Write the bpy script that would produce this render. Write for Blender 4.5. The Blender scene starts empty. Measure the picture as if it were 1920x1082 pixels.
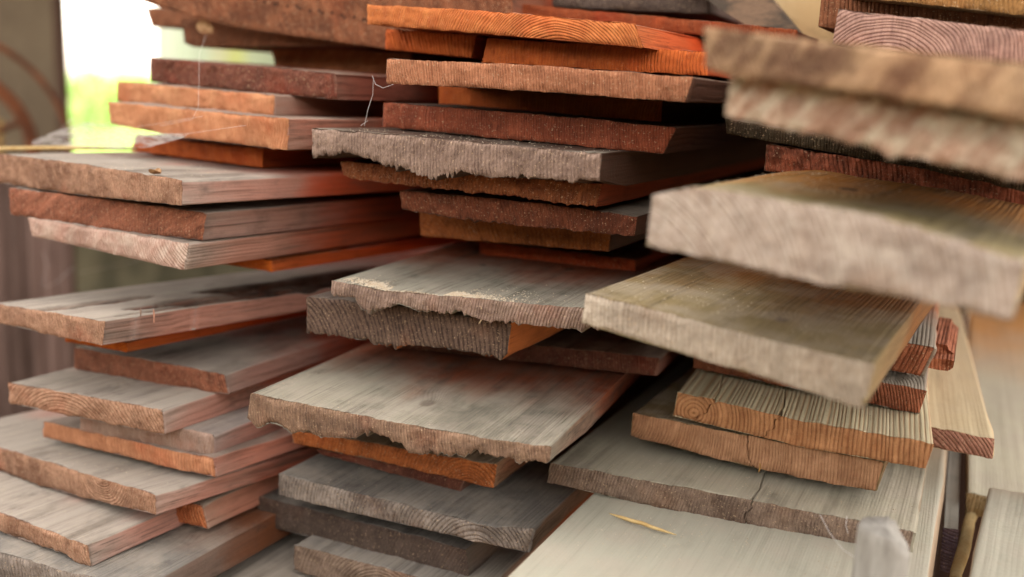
import bpy, math, random
import numpy as np

# ------------------------------------------------------------------ camera, sky, sun, exposure
S = 1.6                                    # scene scale: pile units -> metres
CAM_Z = 0.95
F = 1850.0; CXP, CYP = 960.0, 541.0        # focal length and centre of the photo, in its 1920 px
HZ0, HZS = 210.0, 0.05                     # horizon in the photo: y at x = 1850, slope
VPX = 1850.0                               # where the boards' length direction meets the horizon

def nrm(v):
    v = np.asarray(v, float); return v / np.linalg.norm(v)
def hz(x): return HZ0 + HZS * (x - 1850)
def cray(p): return np.array([(p[0] - CXP) / F, -(p[1] - CYP) / F, -1.0])
_y = nrm(cray((VPX, hz(VPX)))); _u = nrm(np.cross(_y, nrm(cray((-2000, hz(-2000))))))
if _u[1] < 0: _u = -_u
_x = nrm(np.cross(_y, _u)); _z = np.cross(_x, _y)
RW = np.array([_x, _y, _z])                # camera -> world (world y runs along the boards, z up)
CAM = np.array([0.0, 0.0, CAM_Z])
def wray(p): return RW @ cray(p)
def at(px, py, y):
    """The world point on the sight line of a photo pixel that lies y metres along the pile's length direction."""
    r = wray((px, py)); return CAM + r * (y / r[1])
def at_z(px, py, z):
    r = wray((px, py)); return CAM + r * ((z - CAM_Z) / r[2])

scene = bpy.context.scene
cam_data = bpy.data.cameras.new('camera'); cam = bpy.data.objects.new('camera', cam_data)
scene.collection.objects.link(cam); scene.camera = cam
from mathutils import Matrix, Vector
cam.matrix_world = Matrix.Translation(Vector(CAM)) @ Matrix([list(r) for r in RW]).to_4x4()
cam_data.sensor_width = 36.0; cam_data.lens = 36.0 * F / 1920.0
cam_data.clip_start = 0.02; cam_data.clip_end = 300
cam_data.dof.use_dof = True
cam_data.dof.focus_distance = 0.80
cam_data.dof.aperture_fstop = 2.2
cam_data.dof.aperture_blades = 7

SUN_EL, SUN_AZ = math.radians(50), math.radians(-25)   # azimuth from +y towards +x: the sun stands behind the pile, to the left
world = bpy.data.worlds.new('World'); scene.world = world; world.use_nodes = True
wn = world.node_tree; wn.nodes.clear()
sky = wn.nodes.new('ShaderNodeTexSky'); sky.sky_type = 'NISHITA'; sky.sun_disc = False
sky.sun_elevation = SUN_EL; sky.sun_rotation = SUN_AZ; sky.air_density = 1.0; sky.dust_density = 3.0; sky.ozone_density = 1.0
hsv = wn.nodes.new('ShaderNodeHueSaturation'); hsv.inputs['Saturation'].default_value = 0.25
warm = wn.nodes.new('ShaderNodeMix'); warm.data_type = 'RGBA'; warm.blend_type = 'MULTIPLY'; warm.inputs[0].default_value = 1.0; warm.inputs[7].default_value = (1.0, .895, .79, 1)   # the photo's white balance for shade
bgn = wn.nodes.new('ShaderNodeBackground'); bgn.inputs['Strength'].default_value = 0.13
won = wn.nodes.new('ShaderNodeOutputWorld')
wn.links.new(sky.outputs[0], hsv.inputs['Color']); wn.links.new(hsv.outputs[0], warm.inputs[6]); wn.links.new(warm.outputs[2], bgn.inputs['Color']); wn.links.new(bgn.outputs[0], won.inputs['Surface'])
sun_data = bpy.data.lights.new('sun', 'SUN'); sun_data.energy = 3.5; sun_data.angle = math.radians(0.5); sun_data.color = (1.0, 0.93, 0.82)
sun = bpy.data.objects.new('sun', sun_data); scene.collection.objects.link(sun)
_d = Vector((math.sin(SUN_AZ) * math.cos(SUN_EL), math.cos(SUN_AZ) * math.cos(SUN_EL), math.sin(SUN_EL)))
sun.rotation_euler = _d.to_track_quat('Z', 'Y').to_euler(); sun.location = (0, 0, 5)
vs = scene.view_settings
vs.view_transform = 'Standard'; vs.look = 'None'; vs.gamma = 1.0; vs.use_curve_mapping = False
vs.exposure = 3.52
scene.cycles.max_bounces = 10; scene.cycles.diffuse_bounces = 7; scene.cycles.transparent_max_bounces = 16
scene.cycles.use_denoising = True
scene.cycles.sample_clamp_indirect = 8.0

# ------------------------------------------------------------------ helpers
def link(name, verts, faces, mats, parent=None, fmat=None, smooth=False):
    me = bpy.data.meshes.new(name)
    me.from_pydata([tuple(map(float, v)) for v in verts], [], [tuple(int(i) for i in f) for f in faces]); me.update()
    for m in (mats if isinstance(mats, (list, tuple)) else [mats]): me.materials.append(m)
    if fmat is not None: me.polygons.foreach_set('material_index', np.asarray(fmat, np.int32))
    if smooth: me.polygons.foreach_set('use_smooth', np.ones(len(me.polygons), bool))
    o = bpy.data.objects.new(name, me); scene.collection.objects.link(o)
    if parent is not None: o.parent = parent
    return o
def tag(o, label=None, cat=None, group=None, kind=None):
    if label: o['label'] = label
    if cat: o['category'] = cat
    if group: o['group'] = group
    if kind: o['kind'] = kind
    return o
def empty(name, loc, label, cat, group=None):
    o = bpy.data.objects.new(name, None); scene.collection.objects.link(o); o.location = tuple(map(float, loc))
    return tag(o, label, cat, group)
ALB = 0.60                                 # surface colours are picked as seen and scaled to real reflectance
def lin(c):
    c = np.asarray(c, float) / 255.0
    return tuple(ALB * np.where(c <= .04045, c / 12.92, ((c + .055) / 1.055) ** 2.4)) + (1.0,)
def hash1(i, seed): 
    i = np.asarray(i).astype(np.int64)
    h = (i * 374761393 + seed * 668265263) & 0xffffffff
    h = ((h ^ (h >> 13)) * 1274126177) & 0xffffffff
    return ((h ^ (h >> 16)) & 0xffff) / 65535.0
def n1(x, seed=0):
    x = np.asarray(x, float); i = np.floor(x); f = x - i; f = f * f * (3 - 2 * f)
    return (hash1(i, seed) * (1 - f) + hash1(i + 1, seed) * f) * 2 - 1
def n2(x, y, seed=0):
    x, y = np.broadcast_arrays(np.asarray(x, float), np.asarray(y, float))
    i = np.floor(x); j = np.floor(y); u = x - i; v = y - j; u = u * u * (3 - 2 * u); v = v * v * (3 - 2 * v)
    H = lambda a, b: hash1(a * 7919 + b * 104729, seed)
    return ((H(i, j) * (1 - u) + H(i + 1, j) * u) * (1 - v) + (H(i, j + 1) * (1 - u) + H(i + 1, j + 1) * u) * v) * 2 - 1
def box(v0, v1):
    (a, b, c), (d, e, f) = v0, v1
    V = [(a,b,c),(d,b,c),(d,e,c),(a,e,c),(a,b,f),(d,b,f),(d,e,f),(a,e,f)]
    return V, [(0,3,2,1),(4,5,6,7),(0,1,5,4),(1,2,6,5),(2,3,7,6),(3,0,4,7)]
def tube(points, radii, n=7, closed_ends=True):
    """A tube along a line of points: (verts, faces)."""
    P = np.asarray(points, float); R = np.broadcast_to(np.asarray(radii, float), (len(P),)); V = []; Fc = []
    for k in range(len(P)):
        t = nrm(P[min(k+1, len(P)-1)] - P[max(k-1, 0)]); a = np.cross(t, (0, 0, 1.0))
        if np.linalg.norm(a) < 1e-3: a = np.cross(t, (1.0, 0, 0))
        a = nrm(a); b = np.cross(t, a)
        for i in range(n):
            w = 2 * math.pi * i / n; V.append(P[k] + R[k] * (math.cos(w) * a + math.sin(w) * b))
    for k in range(len(P) - 1):
        for i in range(n):
            j = (i + 1) % n; Fc.append((k*n+i, k*n+j, (k+1)*n+j, (k+1)*n+i))
    if closed_ends:
        Fc.append(tuple(range(n-1, -1, -1))); Fc.append(tuple((len(P)-1)*n + i for i in range(n)))
    return V, Fc
class G:
    """A small node-graph writer."""
    def __init__(s, name):
        s.m = bpy.data.materials.new(name); s.m.use_nodes = True; s.t = s.m.node_tree; s.t.nodes.clear()
    def n(s, typ, props=None, **inp):
        nd = s.t.nodes.new(typ)
        for k, v in (props or {}).items(): setattr(nd, k, v)
        for k, v in inp.items():
            key = int(k[1:]) if k[0] == '_' and k[1:].isdigit() else k.replace('_', ' ')
            s.put(nd.inputs[key], v)
        return nd
    def put(s, sock, v):
        if isinstance(v, bpy.types.NodeSocket): s.t.links.new(v, sock)
        elif isinstance(v, bpy.types.Node): s.t.links.new(v.outputs[0], sock)
        else: sock.default_value = v
    def math(s, op, a, b=0.0, c=None, clamp=False):
        nd = s.t.nodes.new('ShaderNodeMath'); nd.operation = op; nd.use_clamp = clamp
        s.put(nd.inputs[0], a); s.put(nd.inputs[1], b)
        if c is not None: s.put(nd.inputs[2], c)
        return nd.outputs[0]
    def noise(s, vec, scale=1.0, detail=2.0, rough=.55):
        nd = s.n('ShaderNodeTexNoise', Vector=vec); nd.inputs['Scale'].default_value = scale
        nd.inputs['Detail'].default_value = detail; nd.inputs['Roughness'].default_value = rough
        return nd.outputs[0]
    def vmul(s, v, k):
        nd = s.t.nodes.new('ShaderNodeVectorMath'); nd.operation = 'MULTIPLY'; s.put(nd.inputs[0], v); nd.inputs[1].default_value = k
        return nd.outputs[0]
    def vadd(s, v, k):
        nd = s.t.nodes.new('ShaderNodeVectorMath'); nd.operation = 'ADD'; s.put(nd.inputs[0], v); s.put(nd.inputs[1], k)
        return nd.outputs[0]
    def step(s, v, a, b, lo=0.0, hi=1.0):
        nd = s.t.nodes.new('ShaderNodeMapRange'); nd.interpolation_type = 'SMOOTHSTEP'; s.put(nd.inputs[0], v)
        for k, x in ((1, a), (2, b), (3, lo), (4, hi)): s.put(nd.inputs[k], x)
        return nd.outputs[0]
    def mix(s, f, a, b, blend='MIX'):
        nd = s.t.nodes.new('ShaderNodeMix'); nd.data_type = 'RGBA'; nd.blend_type = blend
        s.put(nd.inputs[0], f); s.put(nd.inputs[6], a); s.put(nd.inputs[7], b)
        return nd.outputs[2]
    def out(s, col, rough=.85, spec=.25, bump=None, dist=.001, strength=.6, **kw):
        p = s.n('ShaderNodeBsdfPrincipled'); s.put(p.inputs['Base Color'], col); s.put(p.inputs['Roughness'], rough)
        s.put(p.inputs['Specular IOR Level'], spec)
        for k, v in kw.items(): s.put(p.inputs[k.replace('_', ' ')], v)
        if bump is not None:
            b = s.n('ShaderNodeBump'); b.inputs['Strength'].default_value = strength; b.inputs['Distance'].default_value = dist
            s.put(b.inputs['Height'], bump); s.t.links.new(b.outputs[0], p.inputs['Normal'])
        o = s.n('ShaderNodeOutputMaterial'); s.t.links.new(p.outputs[0], o.inputs[0]); return s.m
# Each board: front end outline in photo pixels (used once, to find where the board stands in the world):
# t = top edge of its front end from left to right, b = bottom edge, y = how far its front end stands from the camera
# along the pile's length direction (m), vp = x of the direction in which it runs.
BOARDS = [
# ---- left column, bottom to top
dict(n='L0', t=[(-60,1160),(560,1330)], b=[(-60,1220),(560,1400)], y=.318, vp=1900, pal='grey_rose'),
dict(n='L1', t=[(-200,985),(256,1107)], b=[(-200,1043),(256,1168)], y=.330, vp=1900, pal='grey'),
dict(n='L2', t=[(-220,885),(0,964),(162,1023)], b=[(-220,915),(0,999),(90,1030),(125,1042),(150,1060),(168,1062)], y=.345, vp=2050, pal='grey_rose', tear=.02),
dict(n='L3', t=[(0,848),(376,950)], b=[(0,886),(386,993)], y=0.4, vp=2050, pal='orange_grey'),
dict(n='L4', t=[(-110,807),(0,840),(290,929)], b=[(-110,852),(0,885),(120,925),(290,966)], y=0.38, vp=2500, pal='grey_rose'),
dict(n='L5', t=[(78,790),(398,862)], b=[(78,820),(401,896)], y=0.4, vp=2300, pal='pink'),
dict(n='L6', t=[(150,762),(398,816)], b=[(150,808),(398,861)], y=0.402, vp=2000, pal='pink_grey'),
dict(n='L7', t=[(14,718),(300,769)], b=[(16,757),(304,816)], y=.385, vp=2050, pal='grey_rose'),
dict(n='L8', t=[(137,652),(300,680),(419,703)], b=[(138,693),(300,722),(425,740)], y=.425, vp=1900, pal='brown_grey'),
dict(n='L8b', t=[(120,621),(235,643)], b=[(120,641),(235,661)], y=.41, vp=2300, pal='orange'),
dict(n='L9', t=[(-15,570),(100,587),(195,603)], b=[(-15,603),(100,630),(190,648)], y=.38, vp=2550, pal='grey_rose'),
dict(n='L10b', t=[(300,458),(508,488)], b=[(300,478),(509,510)], y=.47, vp=2300, pal='orange'),
dict(n='L10', t=[(52,408),(353,457)], b=[(60,443),(342,507)], y=.405, vp=2200, pal='pink_white'),
dict(n='L11', t=[(14,352),(200,374),(383,400)], b=[(17,402),(200,430),(377,451)], y=.41, vp=2300, pal='brown_grey'),
dict(n='L12', t=[(-8,288),(150,307),(340,338)], b=[(-8,342),(150,366),(340,385)], y=.405, vp=2500, pal='grey_rose'),
dict(n='L13', t=[(255,254),(493,280)], b=[(245,283),(490,315)], y=.48, vp=2100, pal='orange_deep'),
dict(n='L14', t=[(200,191),(540,223)], b=[(205,232),(345,258),(537,282)], y=.455, vp=2100, pal='orange_pink'),
dict(n='L15', t=[(217,152),(513,179)], b=[(217,190),(510,217)], y=.48, vp=2100, pal='orange_pink'),
dict(n='L16', t=[(281,108),(450,122),(625,137)], b=[(282,153),(450,170),(630,187)], y=.49, vp=2000, pal='dark_red'),
dict(n='L17', t=[(505,86),(770,99)], b=[(517,127),(770,143)], y=.60, vp=1950, pal='red'),
dict(n='L18', t=[(340,37),(725,60)], b=[(346,82),(362,88),(725,84)], y=.56, vp=1950, pal='brown'),
dict(n='L19', t=[(270,14),(600,34)], b=[(282,50),(600,62)], y=.60, vp=1950, pal='brown'),
dict(n='T1', t=[(250,-65),(960,-22)], b=[(262,1),(300,14),(430,50),(720,90),(960,110)], y=0.545, vp=1900, pal='brown'),
# ---- middle column
dict(n='M1', t=[(549,1022),(905,1116)], b=[(547,1070),(905,1166)], y=.43, vp=1850, pal='grey_brown'),
dict(n='M2', t=[(477,930),(873,1031)], b=[(483,984),(880,1084)], y=.445, vp=1850, pal='dark_grey'),
dict(n='M3', t=[(519,888),(700,933),(833,968),(930,990),(998,992)], b=[(519,928),(700,972),(833,1002),(986,1037)], y=.43, vp=1880, pal='grey'),
dict(n='M3b', t=[(590,842),(868,899)], b=[(602,853),(858,922)], y=0.458, vp=1850, pal='dark_red'),
dict(n='M4', t=[(545,806),(931,873)], b=[(550,832),(740,872),(924,916)], y=0.45, vp=1850, pal='brown_ring'),
dict(n='M5', t=[(469,738),(700,785),(900,822),(1033,839)], b=[(463,785),(480,802),(515,792),(545,815),(575,808),(600,822),(640,823),(670,822),(690,812),(715,818),(752,832),(765,850),(790,854),(835,848),(862,855),(890,842),(950,858),(980,868),(1015,868),(1030,866)], y=.40, vp=1700, pal='grey_gold', tear=.03, ragged=1),
dict(n='M5b', t=[(720,618),(1235,672)], b=[(720,650),(1225,705)], y=.52, vp=1850, pal='dark_red'),
dict(n='M6', t=[(573,556),(760,578),(957,606)], b=[(573,620),(600,628),(660,636),(740,648),(830,652),(880,660),(925,668),(935,678),(950,662)], y=.445, vp=1850, pal='dark_ring', tear=.02, ragged=1),
dict(n='M7', t=[(621,526),(720,545),(870,558),(960,567),(1087,578),(1150,586)], b=[(621,551),(660,562),(687,585),(715,578),(745,569),(790,586),(860,586),(925,606),(960,606),(1010,612),(1087,618),(1150,622)], y=.435, vp=1720, pal='grey_dark', tear=.04, ragged=1),
dict(n='M8', t=[(895,452),(1190,488)], b=[(897,481),(1190,512)], y=.56, vp=1850, pal='red'),
dict(n='M9', t=[(786,398),(1145,436)], b=[(788,442),(1140,472)], y=.52, vp=1850, pal='brown_ring'),
dict(n='M10', t=[(747,357),(1000,380),(1195,407)], b=[(751,393),(850,410),(1000,425),(1190,443)], y=.475, vp=1850, pal='dark_grain', tear=.015, ragged=.5),
dict(n='M11', t=[(638,302),(900,326),(1127,345)], b=[(643,328),(660,335),(800,352),(900,362),(1060,382),(1117,390)], y=.46, vp=1850, pal='rust', tear=.015, ragged=.6),
dict(n='M12', t=[(582,242),(690,249),(900,268),(1060,283),(1127,288)], b=[(583,289),(625,290),(640,282),(660,290),(700,302),(760,318),(800,331),(835,333),(858,322),(920,333),(960,332),(1040,336),(1123,340)], y=.44, vp=1850, pal='grey_dark', tear=.03, ragged=1),
dict(n='M13', t=[(718,192),(1000,214),(1268,239)], b=[(717,238),(1000,265),(1242,289)], y=.48, vp=1850, pal='brown_red'),
dict(n='M14', t=[(822,160),(1241,190)], b=[(823,198),(1239,231)], y=.54, vp=1850, pal='orange_deep'),
dict(n='M15', t=[(722,110),(1000,122),(1299,145)], b=[(723,156),(1000,171),(1284,192)], y=.45, vp=1850, pal='brown_pink'),
dict(n='M16a', t=[(722,54),(893,66)], b=[(722,92),(882,108)], y=.51, vp=1850, pal='orange_deep'),
dict(n='M16b', t=[(913,72),(1326,97)], b=[(902,116),(1326,142)], y=.50, vp=1850, pal='orange_deep'),
dict(n='M17', t=[(687,8),(900,20),(1190,44)], b=[(688,45),(900,62),(1205,89)], y=.48, vp=1950, pal='orange_bright'),
dict(n='M18', t=[(920,2),(1495,56)], b=[(920,30),(1495,82)], y=.58, vp=1850, pal='dark_orange'),
dict(n='M19', t=[(600,-50),(1330,-25)], b=[(600,-6),(1330,25)], y=.62, vp=1850, pal='dark_grey'),
# ---- right column
dict(n='R1', t=[(800,1225),(1705,1400)], b=[(800,1270),(1705,1450)], y=0.308, vp=1850, pal='cream_grey'),
dict(n='R2', t=[(1031,868),(1240,908),(1430,943),(1713,998)], b=[(1026,905),(1240,955),(1430,994),(1703,1042)], y=0.47, vp=1880, pal='grey_band'),
dict(n='R3', t=[(1185,775),(1657,868)], b=[(1181,818),(1420,880),(1640,922)], y=0.5, vp=1900, pal='tan_cut'),
dict(n='R4', t=[(1269,736),(1500,790),(1752,833)], b=[(1261,781),(1500,838),(1735,880)], y=0.495, vp=1680, pal='cream_cut'),
dict(n='R5', t=[(1300,652),(1738,733)], b=[(1300,690),(1723,777)], y=0.54, vp=1800, pal='cut_red'),
dict(n='R6', t=[(1480,608),(1752,652)], b=[(1480,655),(1725,707)], y=0.54, vp=1800, pal='cut_red'),
dict(n='R7', t=[(1097,551),(1200,574),(1420,634),(1640,685)], b=[(1088,606),(1200,641),(1410,702),(1618,768)], y=.38, vp=1990, pal='pale_near'),
dict(n='R8', t=[(1222,364),(1300,352),(1350,357),(1519,385),(1635,402),(1925,490)], b=[(1211,460),(1410,502),(1556,536),(1725,562),(1897,602)], y=.335, vp=2050, pal='pale_purple'),
dict(n='R9', t=[(1436,270),(1700,312),(2050,382)], b=[(1431,320),(1700,362),(2050,434)], y=0.52, vp=1900, pal='rough_red'),
dict(n='R10', t=[(1359,223),(2050,345)], b=[(1361,251),(1650,302),(2050,385)], y=0.52, vp=1900, pal='dark_green'),
dict(n='R11', t=[(1369,142),(1631,178),(1920,222),(2100,252)], b=[(1359,217),(1519,251),(1590,268),(1650,285),(1665,300),(1690,290),(1920,340),(2100,375)], y=.34, vp=1900, pal='pink_near', tear=.02, ragged=.3),
dict(n='R12', t=[(1320,49),(1556,79),(1900,118),(1990,130)], b=[(1324,128),(1372,142),(1631,176),(1875,217),(1985,238)], y=.33, vp=1900, pal='olive_near'),
dict(n='R13', t=[(1571,17),(1920,56),(2100,80)], b=[(1560,82),(1920,124),(2100,146)], y=0.51, vp=1900, pal='purple_ring'),
dict(n='R14', t=[(1540,-8),(1920,30),(2100,48)], b=[(1534,50),(1920,92),(2100,112)], y=0.55, vp=1900, pal='brown'),
dict(n='R15', t=[(1585,-50),(1920,-18),(2100,0)], b=[(1590,-8),(1920,28),(2100,44)], y=0.53, vp=1900, pal='tan'),
dict(n='R16', t=[(1690,792),(1865,824)], b=[(1690,830),(1861,861)], y=.56, vp=1700, pal='cream_pink'),
dict(n='R17a', t=[(1812,925),(2200,1000)], b=[(1810,965),(2200,1040)], y=.60, vp=1822, pal='cream'),
dict(n='R17b', t=[(1782,1230),(2250,1330)], b=[(1780,1290),(2250,1390)], y=0.39, vp=2010, pal='cream_grey'),
dict(n='R18', t=[(1768,989),(1798,994)], b=[(1762,1070),(1788,1076)], y=.56, vp=1820, pal='grey_purple'),
]
LABELS = {
 'L1': 'wide grey board at the bottom left corner under the split grooved board',
 'L2': 'grey board with a ragged end and grooved edge, second from the bottom left',
 'L3': 'board with one fresh orange corner peeking out below a wide grey board',
 'L4': 'wide grey board with ringed end lying on the orange cornered board',
 'L5': 'thin pinkish board with a clean sawn end resting on a wide grey board',
 'L6': 'short pale board with a square corner lying on the thin pinkish board',
 'L7': 'grey board with a rounded broken left corner above the thin pinkish board',
 'L8': 'brown board with a rounded front corner under the thin orange lath',
 'L8b': 'thin orange lath squeezed under the pale board with splits in its top',
 'L9': 'pale grey board with dark splits along its top and edge, lying below a gap',
 'L10b': 'thin orange lath under the whitish board, set back at the left column',
 'L10': 'whitish board with a clean pale end and mouldy bright side',
 'L11': 'brown board with slanting saw grain on its end above the whitish board',
 'L12': 'dusty grey board carrying a curled dry leaf and a long straw',
 'L13': 'short deep orange board standing back on the dusty board with the leaf',
 'L14': 'pale orange board with a split upper left end behind the cobweb',
 'L15': 'pale orange board just under the dark rough board beside the bright gap',
 'L16': 'dark reddish rough board whose left end meets the bright gap',
 'L17': 'reddish board set back under the dark shadow gap, touching the pale fence view',
 'L18': 'brown board with a dry leaf hanging before it at top left',
 'L19': 'short brown board at the top left against the white sky',
 'T1': 'broad weathered plank slanting across the top left with a row of dark pits',
 'M1': 'grey board at the bottom of the middle column with a pale top edge',
 'M2': 'thick dark grey board beneath the grey board with arched end rings',
 'M3': 'grey board with arched growth rings on its end near the right corner',
 'M3b': 'narrow dark reddish lath between the brown ringed board and the grey board with arched rings',
 'M4': 'brown board with arched rings and yellowish corner below the wide ragged board',
 'M5': 'widest middle board with streaked grey top and torn ragged lower edge',
 'M5b': 'dark red board in shadow lying on the widest ragged middle board',
 'M6': 'dark board with curved end rings and a fresh orange broken side',
 'M7': 'grey ragged board with pale sawdust along its front edge',
 'M8': 'red board deep in shadow just above the sawdust covered board',
 'M9': 'brown board with arched rings at its left end, set back in the middle column',
 'M10': 'dark rough board below the rust coloured crumbling board',
 'M11': 'rust brown crumbling board with a rounded left end under the saw toothed grey board',
 'M12': 'silver grey board with a saw toothed torn lower edge in the middle column',
 'M13': 'dark red brown board lying on the silver grey torn board',
 'M14': 'orange board set back between the pinkish brown and dark red boards',
 'M15': 'pinkish brown board with a sharp sawn end and speckled grain, upper middle',
 'M16a': 'short orange board with rounded end, left of two under the bright orange board',
 'M16b': 'wide orange board right of the short rounded one, under the bright orange board',
 'M17': 'bright orange board with a splintered right end at the top of the middle column',
 'M18': 'dark orange board set behind the bright orange top board',
 'M19': 'dark grey plank running along the top edge of the picture',
 'R1': 'wide pale grey board at the bottom right with a straw on it',
 'R2': 'pale board with a knot and dark banded end above the board with the straw',
 'R3': 'tan cut board with a cracked end, the lower of two brown sawn boards',
 'R4': 'cream topped board with striped grain and cracked brown end',
 'R5': 'red brown board with a cracked end seen on top of the cream striped board',
 'R6': 'red brown board with broken layered end beside the splintered stub',
 'R7': 'blurred pale board jutting forward with an olive brown top and dark knot',
 'R8': 'largest blurred board with pale purple grey end, jutting out at the right',
 'R9': 'rough dark red board with torn grain lying on the largest blurred board',
 'R10': 'thin dark greenish board in shadow under the blurred pinkish board',
 'R11': 'blurred pinkish board with a shaggy lower edge at the right',
 'R12': 'blurred olive brown board lying on the shaggy pinkish board',
 'R13': 'purplish board with ringed grain on its end at the top right',
 'R14': 'brown board behind the purplish ringed board at the top right',
 'R15': 'tan board at the very top of the right column',
 'R16': 'cream topped narrow board with pinkish end at the right, tapering away',
 'R17a': 'smooth cream board lying low behind the far right of the pile',
 'R17b': 'pale greyish board in the bottom right corner beside the yellow stick',
 'R18': 'narrow grey board on edge with a dark purple end at the lower right',
}
LABELS['L0'] = 'brown board lowest at the bottom left, beside the foot of the middle column'
for _b in BOARDS: _b['label'] = LABELS[_b['n']]
for _b in BOARDS:
    if _b['n'] in ('L8b', 'L10b', 'M3b'): _b['name'] = 'lath'; _b['cat'] = 'lath'
_X = {b['n']: b for b in BOARDS}
_X['R3']['crack'] = [(.51, .25, .010)]
_X['R4']['crack'] = [(.13, .2, -.012), (.41, .24, -.004)]
_X['R2']['crack'] = [(.58, .22, -.002)]
_X['R5']['crack'] = [(.82, .2, .006)]
_X['R6']['crack'] = [(.72, .2, .012)]
_X['L9']['gouge'] = [(.80, .04, .42, .024, .013), (.58, .14, .46, .024, .011), (.94, .02, .30, .007, .012), (.47, -.02, .11, .016, .007), (.69, .20, .44, .012, .010)]
_X['M6'].update(side_at=-.3, side_x=True, side_own=1.0, d=(226, 130, 66))
_X['L3'].update(deep=(.2, .5))
_X['R4'].update(deep=(.3, .8), dust=.15, ring=.0036, pith=(-.085, -.004), contrast=.9)
_X['R16'].update(deep=(.5, 1.2), dust=.1)
for _n in ('R1', 'R17a', 'R17b', 'R18', 'R2'): _X[_n].update(deep=(.35, .9))
_X['M3'].update(pith=(.075, -.03), ring=.0034, contrast=1.0, stain=.2)
_X['M4'].update(pith=(.075, -.02), ring=.003)
_X['M6'].update(pith=(-.12, -.03), ring=.0040, contrast=1.1)
_X['M9'].update(pith=(-.1, -.03), ring=.0036)
_X['L10'].update(pith=(.13, .03), ring=.0030)
_X['R13'].update(pith=(-.062, -.035), ring=.0026, contrast=1.0)
_X['R4'].setdefault('rough', .0006)
for _n in ('R9',): _X[_n].update(rough=.0016, stain=.7)
for _n in ('M11', 'M10', 'L16'): _X[_n].update(rough=.0011)

for _n in ('R16', 'R17a', 'R17b'): _X[_n]['len'] = 1.1
for _n in ('L1','L2','L3','L4','L5','L6','L7','L8','L9','L10','L11','L12'): _X[_n].setdefault('len', .55)

_X['L9'].update(deep=(.22, .55), len=.5)
_X['M12'].update(deep=(-.06, .03), d=(110, 74, 54)); _X['M13'].update(deep=(-.06, .02), d=(84, 46, 32)); _X['M14'].update(deep=(-.06, .02), d=(96, 44, 22))  # dark deep colour starts at the end: shade of the gap painted in
_X['M15'].update(deep=(-.05, .03), d=(120, 64, 36)); _X['M11'].update(deep=(-.05, .02), d=(150, 60, 26)); _X['M10'].update(d=(96, 50, 32))
for _n, _m in dict(R11=1.0, R12=.9, R8=.55, R7=.5, R9=.8).items(): _X[_n]['mott'] = _m
_X['R13'].update(warp=.022, contrast=.8)
_X['R12'].update(stain=.7); _X['R11'].update(stain=.6)

_X['R4']['streak'] = .95; _X['R16']['streak'] = .5; _X['R2']['streak'] = .35; _X['R1']['streak'] = .12; _X['R17a']['streak'] = .15; _X['R17b']['streak'] = .1; _X['M5']['streak'] = .6; _X['L2']['streak'] = .6
for _n in ('R1', 'R17a', 'R17b', 'R4', 'R16'): _X[_n].update(stain=.15)
_X['R17b']['len'] = .2
_X['R7'].update(knots=[(.03, .055, .006)]); _X['R1']['knots'] = []
_X['R2']['crack'] = [(.58, .10, -.002)]
for _n, _m in dict(R11=.7, R12=.7, R8=.5, R7=.5, R9=.6).items(): _X[_n]['mott'] = _m
_X['T1'].update(stain=.6, mott=.6)

for _n in ('M6', 'M3', 'M4', 'M9', 'R13', 'R4', 'L10', 'R12'): _X[_n]['ringmin'] = .8
for _n in ('R1', 'R2', 'R17a', 'R17b', 'R18', 'R16'): _X[_n]['fibre'] = .4
_X['R4']['fibre'] = .6
_X['M6'].update(mott=.15, stain=.2)

for _n in ('R1', 'R2', 'R17a', 'R17b', 'R18', 'R16'): _X[_n].update(bumpk=.25, ringmin=.1)
_X['R2']['streak'] = .22; _X['R17b']['streak'] = .05
_X['R11'].update(shear=-.75, mr=(.42, .68), coarse=1.5, mott=.55, rough=.0016, side_own=0)
_X['R12'].update(shear=-.5, mr=(.42, .68), coarse=1.5, mott=.5)
_X['R8'].update(shear=.1, coarse=1.4); _X['R7'].update(coarse=1.3)
_X['T1']['pits'] = [(478 + k * 14 + (k % 3) * 4, -1 + k * 2.5 + (k * 7 % 5)) for k in range(18)]

_X['L17']['pal'] = 'orange_grey'; _X['L17'].update(deep=(-.1, .0), stain=.5)

for _n in ('M16a', 'M16b', 'M17', 'M14', 'L13', 'L14', 'L15', 'L6', 'L5', 'L8b', 'L10b', 'M18', 'L10', 'R13', 'R4', 'R3'): _X[_n].update(gritk=.4, specks=.2)
for _n in ('R8', 'R7'): _X[_n].update(mott=.3, coarse=1.0, ringmin=.7, contrast=.9, ring=.0034)
_X['R8']['pith'] = (-.12, -.05); _X['R7']['pith'] = (.2, .02)
_X['L11'].update(shear=-1.6, mott=.6); _X['L4'].update(ringmin=.8, pith=(.09, .02)); _X['L7'].update(ringmin=.7, pith=(-.02, -.05)); _X['L12'].update(ringmin=.6, pith=(.3, .0), ring=.0026)
_X['M1'].update(ringmin=.8, pith=(.0, -.03)); _X['M15'].update(ringmin=.6, ring=.0024); _X['L5'].update(ringmin=.8, ring=.0034); _X['M17'].update(ringmin=.6, pith=(.06, -.05))
for _n in ('R1', 'R17a', 'R17b'): _X[_n]['fibre'] = .25

_X['L0'].update(deep=(.5, .9), side_own=.1)
for _n in ('M12', 'M13', 'M14', 'M15', 'M10', 'M9'): _X[_n].update(side_own=1.0, side_at=-.1, d=(84, 50, 34))  # side faces darkened: shade between the columns put into the colour
_X['M11'].update(side_own=1.0, side_at=-.1, d=(150, 66, 34))
for _n in ('L1', 'L2', 'L4', 'L7', 'L8', 'L12', 'M5', 'M3'): _X[_n]['stain'] = .6
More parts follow.
